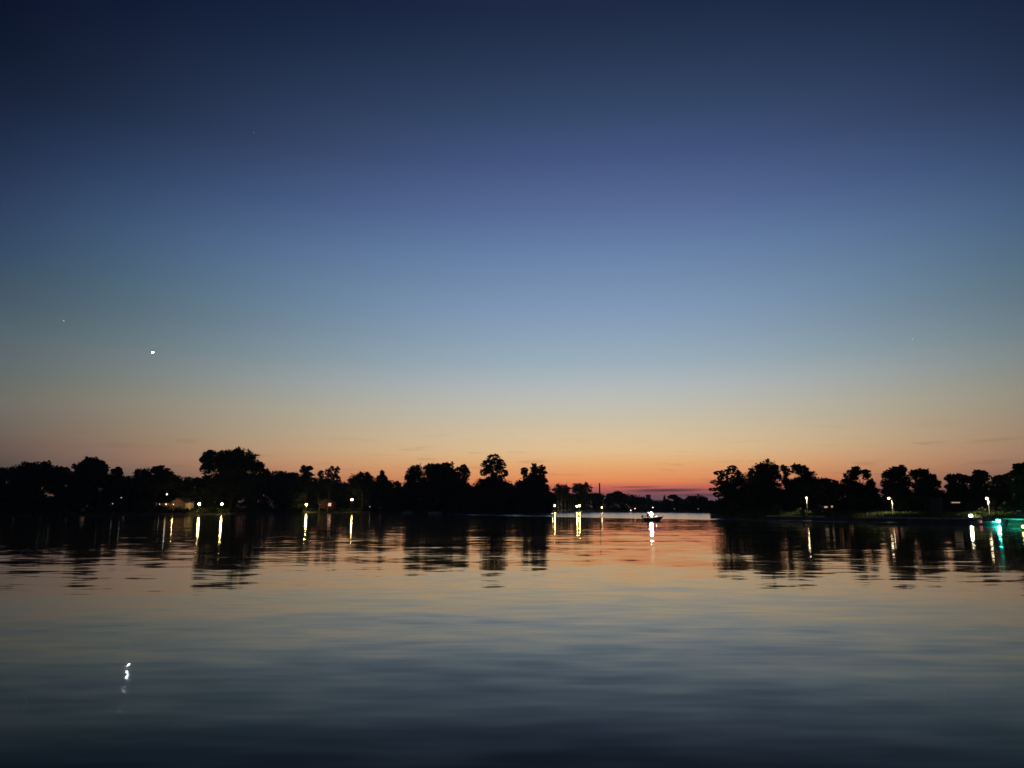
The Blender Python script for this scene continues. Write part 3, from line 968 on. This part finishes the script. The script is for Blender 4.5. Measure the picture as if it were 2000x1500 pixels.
# small lit hut on the peninsula
D = pdp(1618) + 7
hz = PT(1618, 999, D).z
hr = thing('hut', (PX(1618, D, 1), D, hz - 0.6), 'small orange wooden hut with pale lit openings among peninsula shrubs', 'hut')
k = D * SC
W_, H_ = 19 * k, PT(1618, 987.5, D).z - hz + 0.6
nb = 8
for i in range(nb):
    MB().box((-W_ / 2 + (i + .5) * W_ / nb, 0.0, H_ / 2), (W_ / nb - 0.02, 0.05, H_)).build('board', M['hutwood'], hr)
MB().box((0, 0.9, H_ / 2), (W_ - .02, 1.7, H_ - 0.02)).build('wall', M['wood'], hr)
MB().prism([(-W_ / 2 - .2, H_ + .02), (W_ / 2 + .2, H_ + .02), (W_ / 2 + .2, H_ + .1), (-W_ / 2 - .2, H_ + .22)], -0.3, 1.9).build('roof', M['roof'], hr)
for a, b_, w_, h_ in ((1613, 990.3, 6, 3), (1625, 989.5, 3.2, 3.6)):
    q = PT(a, b_, D - 0.06) - hr.location
    wi = MB().box((0, 0, 0), (w_ * k, 0.05, h_ * k)).build('window', M['winw'], hr, (q.x, -0.07, q.z))
    MB().box((0, -.03, -h_ * k / 2 - .02), (w_ * k + .08, 0.06, 0.04)).build('sill', M['wood'], wi)
# house with a long lit strip window
D = pdp(1868) + 14
gz = 1.1
zr = PT(1866, 981.5, D).z
br_ = thing('house', (PX(1874, D, 2), D, gz), 'dark flat-roofed house with a long narrow lit window on the peninsula', 'house')
MB().box((0, 2.5, (zr + 0.6 - gz) / 2), (5.0, 5, zr + 0.6 - gz)).build('wall', M['darkpost'], br_)
MB().box((0, 2.4, zr + 0.69 - gz), (5.6, 5.8, 0.16)).build('roof', M['roof'], br_)
k = D * SC
wi = MB().box((0, 0, 0), (17 * k, 0.06, 2.0 * k)).build('window', M['winw'], br_, (PX(1866, D, 3) - br_.location.x, -0.05, zr - gz))
for i in range(5):
    MB().box(((i - 2) * 4.2 * k, -0.05, 0), (0.04, 0.05, 2.0 * k)).build('mullion', M['darkpost'], wi)
# notice board by the right edge
D = pdp(1990) + 6
q = PT(1990, 998, D)
nb_ = thing('notice_board', (q.x, D, 0.9), 'small white notice board on two legs near the right edge', 'sign')
MB().box((0, 0, q.z - 0.9), (0.62, 0.04, 0.22)).build('panel', M['hullw'], nb_)
for s in (-1, 1):
    MB().box((s * 0.24, 0.05, (q.z - 0.9) / 2), (0.05, 0.05, q.z - 0.8)).build('leg', M['wood'], nb_)

# far landmarks
D = 760.0
p0, p1 = PT(1171.3, 964, D), PT(1171.3, 944.5, D)
ch = thing('chimney', (p0.x, D, 2.5), 'slender factory chimney rising above the far wood', 'chimney')
MB().tube([(0, 0, 0), (0, 0, p1.z - 2.5)], [1.0, 0.62], 12).build('shaft', M['redwall'], ch)
MB().tube([(0, 0, p1.z - 2.5), (0, 0, p1.z - 1.9)], [0.72, 0.72], 12).build('rim', M['concrete'], ch)
D = 700.0
ps_ = PT(1297.5, 965.5, D)
cs = thing('church_spire', (ps_.x, D, 2.5), 'pointed church spire above the far wood right of the boat', 'church')
tz = PT(1297, 974, D).z - 2.5
MB().box((0, 0, tz / 2), (2.2, 2.2, tz)).build('tower', M['concrete'], cs)
MB().loft([[(-1.25, -1.25, tz), (1.25, -1.25, tz), (1.25, 1.25, tz), (-1.25, 1.25, tz)], [(-.5, -.5, tz + 2.2), (.5, -.5, tz + 2.2), (.5, .5, tz + 2.2), (-.5, .5, tz + 2.2)],
            [(-.06, -.06, ps_.z - 2.5), (.06, -.06, ps_.z - 2.5), (.06, .06, ps_.z - 2.5), (-.06, .06, ps_.z - 2.5)]]).build('spire', M['roof'], cs)
pb = PT(1267, 966.5, D)
ab = thing('apartment_block', (pb.x, D, 2.5), 'blocky flat-roofed tower above the far wood above the boat', 'building')
bh = pb.z - 2.5
MB().box((0, 3, bh / 2), (3.6, 6, bh)).build('wall', M['concrete'], ab)
MB().box((0, 3, bh + .12), (3.9, 6.3, 0.2)).build('roof', M['roof'], ab)
for i in range(3):
    for j in range(2):
        MB().box((-1.1 + 1.1 * i, -0.04, bh - 1.4 - 2.6 * j), (0.7, 0.06, 1.2)).build('window', M['glass'], ab)

# ------------------------------------------------------------------ marina: yachts behind the quay lamps
def hull_rings(L, B, fb, draft=0.25, n=9, stern=0.75, sheer=0.35, rake=0.07):
    rings = []
    for i in range(n):
        f = i / (n - 1)
        w = B / 2 * (stern + (1 - stern) * min(1, f * 3)) * (1 - max(0, (f - 0.45) / 0.55) ** 2.2 * 0.97)
        x = -L / 2 + L * f
        rise = fb * (1 + sheer * max(0, f - 0.3) ** 1.5)
        keel = -draft * (1 - max(0, (f - .75) / .25) * 0.8)
        xr = x - (rake * L * max(0, (f - .55) / .45) ** 1.3)
        rings.append([(x, -w, rise), (xr, -w * 0.85, 0.05), (xr, -w * 0.35, keel), (xr, w * 0.35, keel), (xr, w * 0.85, 0.05), (x, w, rise)])
    return rings


def yacht(px, D, H, rz, first=[None]):
    if first[0] is None:
        r_ = thing('sailing_yacht', (0, 0, 0), 'moored sailing yacht with a bare mast in the dim marina row', 'sailboat', 'yachts moored at the marina')
        MB().loft(hull_rings(7.5, 2.4, 0.8)).build('hull', M['hullw'], r_)
        MB().loft([[(-1.6, -.7, .8), (-1.6, .7, .8), (-1.5, .55, 1.2), (-1.5, -.55, 1.2)], [(1.6, -.5, .8), (1.6, .5, .8), (1.2, .4, 1.15), (1.2, -.4, 1.15)]]).build('cabin', M['hullw'], r_)
        MB().tube([(0.7, 0, .9), (0.7, 0, 10.5)], [0.10, 0.07], 6).build('mast', M['alu'], r_)
        MB().tube([(0.7, 0, 1.9), (-2.6, 0, 1.85)], [0.16, 0.12], 6).build('boom', M['cover'], r_)
        st = MB()
        st.tube([(3.6, 0, 1.0), (0.7, 0, 10.2)], 0.02, 4).tube([(-3.6, 0, .9), (0.7, 0, 10.4)], 0.02, 4)
        st.build('rigging', M['alu'], r_)
        first[0] = r_
    else:
        r_ = copy_tree(first[0])
    r_.location = (PX(px, D, 1), D, 0.0)
    r_.rotation_euler = (0, 0, rz)
    r_.scale = (H, H, H)
    return r_


for px, h in ((1090, .95), (1097, 1.05), (1104, .9), (1110, 1.1), (1115, 1.15), (1120.5, 1.0), (1138, .95), (1144, 1.1), (1149, .9), (1155, 1.0)):
    D = sd(1120) - 3.5 + random.uniform(-1, 1)
    yacht(px, D, h * 0.82, R(90) + random.uniform(-.15, .15))


def motorboat(label, px, D, L, rz, cover=True, group='small covered boats moored along the bank'):
    r_ = thing('moored_boat', (PX(px, D, 0.4), D, 0), label, 'boat', group, rz)
    MB().loft(hull_rings(L, L * 0.34, 0.55)).build('hull', M['hullw'], r_)
    if cover:
        rg = []
        for i in range(6):
            f = i / 5
            w = L * 0.16 * (1 - max(0, f - .5) * 1.6)
            x = -L * 0.46 + L * 0.9 * f
            z = 0.6 + 0.45 * math.sin(math.pi * min(1, 0.15 + f * 0.8))
            rg.append([(x, -w, .57), (x, -w * .6, z * .95), (x, 0, z), (x, w * .6, z * .95), (x, w, .57)])
        MB().loft(rg).build('cover', M['cover'], r_)
    return r_


motorboat('pale covered boat at the foot of the domed grove, left one', 797, sd(797) - 3, 5.0, 0.1)
motorboat('pale covered boat at the foot of the domed grove, right one', 850, sd(850) - 3, 5.5, -0.1)
motorboat('grey moored boat at the right end of the marina', 1158, sd(1158) - 3, 6.0, 0.0)

# jetty under the paired lamps on the left
D = sd(410) - 4
jt = thing('jetty', (PX(410, D, .5), D, 0), 'low wooden jetty below the paired left lamps', 'jetty')
for i in range(26):
    MB().box((-5.2 + i * 0.42, 0, 0.62), (0.38, 2.0, 0.07)).build('plank', M['wood'], jt)
MB().box((0, -0.85, 0.5), (10.9, 0.12, 0.16)).build('beam', M['wood'], jt)
MB().box((0, 0.85, 0.5), (10.9, 0.12, 0.16)).build('beam', M['wood'], jt)
for i in range(4):
    for s in (-1.06, 1.06):
        MB().tube([(-5.1 + i * 3.4, s, -1.0), (-5.1 + i * 3.4, s, 1.25)], 0.1, 7).build('pile', M['wood'], jt)
MB().box((0, 3.2, 0.6), (1.6, 4.3, 0.07)).build('gangway', M['wood'], jt)

# moored motorboat with coloured lamps near the right edge
px = 1936
D = pdp(px) - 1.6
k = D * SC
mb = thing('moored_motorboat', (PX(px, D, .3), D, 0), 'dark moored motorboat with a green and a red lamp near the right edge', 'boat')
MB().loft(hull_rings(4.4, 1.6, 0.42)).build('hull', M['hulld'], mb)
MB().loft([[(0.3, -.6, .45), (0.3, .6, .45), (0.1, .5, .78), (0.1, -.5, .78)], [(0.42, -.55, .45), (0.42, .55, .45), (0.16, .45, .78), (0.16, -.45, .78)]]).build('windscreen', M['glass'], mb)
for a, b_, mat, nm, r_ in ((1950.5, 1017.8, 'lampG', 'green_lamp', 0.15), (1915.5, 1019.0, 'lampR', 'red_lamp', 0.17), (1938.3, 1019.3, 'lampD', 'white_lamp', 0.045)):
    q = PT(a, b_, D - 1.0)
    lx, lz = q.x - mb.location.x, q.z
    lt = MB().ball((0, 0, 0), r_, 10, 8).build(nm, M[mat], mb, (lx, -1.0, lz), smooth=True)
    if nm != 'white_lamp':
        MB().box((0, r_ + 0.05, 0.04), (r_ * 3.2, 0.05, r_ * 3.4)).box((0, 0.02, r_ * 1.75), (r_ * 3.2, r_ * 2.2, 0.03)).build('shade', M['hulld'], lt)  # added panel and lid that keep the lamp's spill off the bank
    MB().tube([(0, 0.02, -0.9 * r_), (0, 0.24, -max(0.1, lz - 0.3))], 0.025, 5).build('stalk', M['darkpost'], lt)
# amber lamp on a pile at the right edge
D = depth_of(1036)
q = PT(1999, 1028.5, D)
al = thing('channel_post', (q.x, D, 0), 'amber lamp on a post in the water, cut by the right edge', 'post')
MB().tube([(0, 0, -1), (0, 0, q.z - 0.15)], 0.09, 8).build('shaft', M['wood'], al)
MB().ball((0, 0, q.z), 0.16, 10, 8).build('lamp', M['lampO'], al, smooth=True)
MB().tube([(0, 0, q.z + .14), (0, 0, q.z + .22)], [0.15, 0.03], 8).build('cap', M['darkpost'], al)

# ------------------------------------------------------------------ the small boat with its lamp and the person in it
DB = depth_of(1017.2)
xb = PX(1276, DB, 0.3)
kb = DB * SC
bt = thing('motor_dinghy', (xb, DB, 0), 'small dark motor dinghy carrying a dazzling white lamp on open water', 'boat', rz=R(-6))
Lb = 39 * kb
MB().loft(hull_rings(Lb, 1.4, 0.42, 0.2, 13, 0.75, 1.0, 0.2)).build('hull', M['hulld'], bt)
rail = [(r_[0][0], r_[0][1], r_[0][2] + .03) for r_ in hull_rings(Lb, 1.44, 0.42, 0.2, 13, 0.75, 1.0, 0.2)]
MB().tube(rail, 0.045, 6).tube([(a, -b_, c) for a, b_, c in rail], 0.045, 6).build('gunwale', M['hulld'], bt)
for x_ in (-0.95, 0.1):
    MB().box((x_, 0, 0.38), (0.3, 1.1, 0.05)).build('thwart', M['wood'], bt)
mo = MB().loft([[(-.16, -.14, .55), (.16, -.14, .55), (.16, .14, .55), (-.16, .14, .55)], [(-.17, -.15, .75), (.15, -.15, .78), (.15, .15, .78), (-.17, .15, .75)], [(-.1, -.1, .9), (.1, -.1, .9), (.1, .1, .9), (-.1, .1, .9)]]).build('outboard_motor', M['hullw'], bt, (-Lb / 2 - 0.12, 0, 0))
MB().tube([(0, 0, .56), (0, 0, -.3)], [0.07, 0.05], 6).build('shaft', M['darkpost'], mo)
MB().tube([(0.12, 0, .7), (0.62, 0.1, .74)], 0.022, 5).build('tiller', M['darkpost'], mo)
MB().loft([[(0.55, -.5, .52), (0.55, .5, .52), (0.5, .42, .82), (0.5, -.42, .82)], [(0.62, -.47, .52), (0.62, .47, .52), (0.55, .40, .82), (0.55, -.40, .82)]]).build('windscreen', M['hullw'], bt)
ql = PT(1271.8, 1004.0, DB + 0.3)
lx, lz = ql.x - xb, ql.z
lpst = MB().tube([(0, 0, 0.45), (0, 0, lz - 0.2)], 0.03, 6).build('lamp_post', M['alu'], bt, (lx, 0.3, 0))
MB().ball((0, 0, lz), (0.22, 0.22, 0.27), 12, 8).build('lamp', M['lampBoat'], lpst, smooth=True)
qm = PT(1275.3, 991.2, DB)
mp_ = MB().tube([(0, 0, 0.45), (0, 0, qm.z - 0.07)], 0.018, 6).build('mast', M['darkpost'], bt, (qm.x - xb, 0, 0))
MB().ball((0, 0, qm.z), 0.07, 8, 6).build('masthead_lamp', M['lampC'], mp_, smooth=True)


def person(loc, label):
    """one seated figure, grown over a jointed skeleton with the Skin modifier; it faces +X"""
    V, E, RD = [], [], []

    def add(p, r, parent=None):
        V.append(p)
        RD.append(r)
        if parent is not None:
            E.append((parent, len(V) - 1))
        return len(V) - 1
    pel = add((0, 0, 0.10), 0.15)
    wai = add((0.02, 0, 0.28), 0.135, pel)
    che = add((0.05, 0, 0.48), 0.155, wai)
    nb2 = add((0.06, 0, 0.60), 0.075, che)
    nk = add((0.075, 0, 0.67), 0.055, nb2)
    h1_ = add((0.09, 0, 0.75), 0.085, nk)
    h2_ = add((0.10, 0, 0.83), 0.095, h1_)
    add((0.085, 0, 0.90), 0.07, h2_)
    hands = []
    for s in (-1, 1):
        hp = add((0.06, s * 0.10, 0.09), 0.10, pel)
        kn = add((0.46, s * 0.13, 0.10), 0.072, hp)
        an = add((0.50, s * 0.13, -0.30), 0.045, kn)
        add((0.68, s * 0.14, -0.36), 0.035, an)
        sh = add((0.05, s * 0.19, 0.53), 0.062, che)
        if s < 0:
            el = add((0.20, s * 0.26, 0.30), 0.045, sh)
            wr = add((0.42, s * 0.20, 0.24), 0.03, el)
            dr = Vector((0.95, 0.1, -0.1))
        else:
            el = add((-0.06, s * 0.28, 0.28), 0.045, sh)
            wr = add((-0.25, s * 0.2, 0.18), 0.03, el)
            dr = Vector((-0.9, -0.3, -0.1))
        dr.normalize()
        sd_ = dr.cross(Vector((0, 0, 1))).normalized()
        w0 = Vector(V[wr])
        pm_ = add(tuple(w0 + dr * 0.07), 0.03, wr)
        for j, ln in enumerate((0.075, 0.085, 0.08, 0.065)):
            f0 = add(tuple(w0 + dr * 0.10 + sd_ * (j - 1.5) * 0.021), 0.009, pm_)
            f1 = add(tuple(w0 + dr * (0.10 + ln * .6) + sd_ * (j - 1.5) * 0.022 + Vector((0, 0, -.01))), 0.009, f0)
            add(tuple(w0 + dr * (0.10 + ln * .8) + sd_ * (j - 1.5) * 0.022 + Vector((0, 0, -.045))), 0.008, f1)
        th = add(tuple(w0 + dr * 0.05 + sd_ * -0.045), 0.010, wr)
        add(tuple(w0 + dr * 0.09 + sd_ * -0.055 + Vector((0, 0, -.03))), 0.009, th)
    me = bpy.data.meshes.new('person')
    me.from_pydata(V, E, [])
    tmp = bpy.data.objects.new('person_tmp', me)
    col.objects.link(tmp)
    md = tmp.modifiers.new('Skin', 'SKIN')
    for i, sv in enumerate(me.skin_vertices[0].data):
        sv.radius = (RD[i], RD[i])
        sv.use_root = (i == 0)
    s2_ = tmp.modifiers.new('Sub', 'SUBSURF')
    s2_.levels = s2_.render_levels = 1
    dg = bpy.context.evaluated_depsgraph_get()
    bm_ = bpy.data.meshes.new_from_object(tmp.evaluated_get(dg))
    bpy.data.objects.remove(tmp)
    bm_.name = 'body'
    bm_.materials.clear()
    bm_.materials.append(M['cloth'])
    bm_.materials.append(M['skin'])
    for pl in bm_.polygons:
        c_ = pl.center
        hand = (c_.x > 0.43 and c_.y < 0 and c_.z > 0.17) or (c_.x < -0.26 and c_.y > 0)
        pl.material_index = 1 if (c_.z > 0.66 or hand) else 0
        pl.use_smooth = True
    root = thing('person', loc, label, 'person')
    bo = bpy.data.objects.new('body', bm_)
    col.objects.link(bo)
    bo.parent = root
    hair = MB().ball((0.065, 0, 0.885), (0.115, 0.10, 0.10), 10, 7).build('hair', M['darkpost'], root, smooth=True)
    fc = MB().ball((0.195, 0, 0.79), (0.02, 0.014, 0.025), 6, 5)
    fc.build('nose', M['skin'], root, smooth=True)
    for s in (-1, 1):
        MB().ball((0.175, s * 0.035, 0.825), 0.011, 6, 5).build('eye', M['darkpost'], root, smooth=True)
        MB().ball((0.08, s * 0.098, 0.80), (0.022, 0.012, 0.032), 6, 5).build('ear', M['skin'], root, smooth=True)
    MB().box((0.182, 0, 0.745), (0.012, 0.045, 0.01)).build('mouth', M['hutwood'], root)
    return root


qp = PT(1264.3, 1008, DB)
person((qp.x, DB - 0.02, 0.52), 'person in dark clothes sitting at the stern of the lamp-lit dinghy')

# ------------------------------------------------------------------ planet and faint stars
for px, py, r_, mat, lab, nm in ((298.5, 688.5, 3.4, 'star', 'bright white planet low in the left sky', 'planet'),
                                 (124.5, 626.5, 2.6, 'faint', 'faint star at the far left above the planet', 'star'),
                                 (1782, 662.5, 2.6, 'faint', 'faint star in the right sky', 'star'),
                                 (496, 258.5, 1.1, 'faint', 'very faint star high in the left sky', 'star')):
    q = PT(px, py, 3000)
    s_ = MB().ball((0, 0, 0), r_, 20, 14).build(nm, M[mat], None, q, smooth=True)
    tag(s_, lab, nm)

# ------------------------------------------------------------------ the evening air over the lake
hm = bpy.data.materials.new('haze')
hm.use_nodes = True
HT = hm.node_tree
HT.nodes.clear()
pv = nd(HT, 'ShaderNodeVolumePrincipled')
pv.inputs['Color'].default_value = (0.80, 0.86, 1.0, 1)
pv.inputs['Density'].default_value = 0.00011
pv.inputs['Anisotropy'].default_value = 0.35
ho_ = nd(HT, 'ShaderNodeOutputMaterial')
HT.links.new(pv.outputs[0], ho_.inputs['Volume'])
hz_ = MB().box((0, 1000, 20), (9000, 11000, 48)).build('haze', hm)
tag(hz_, kind='stuff')
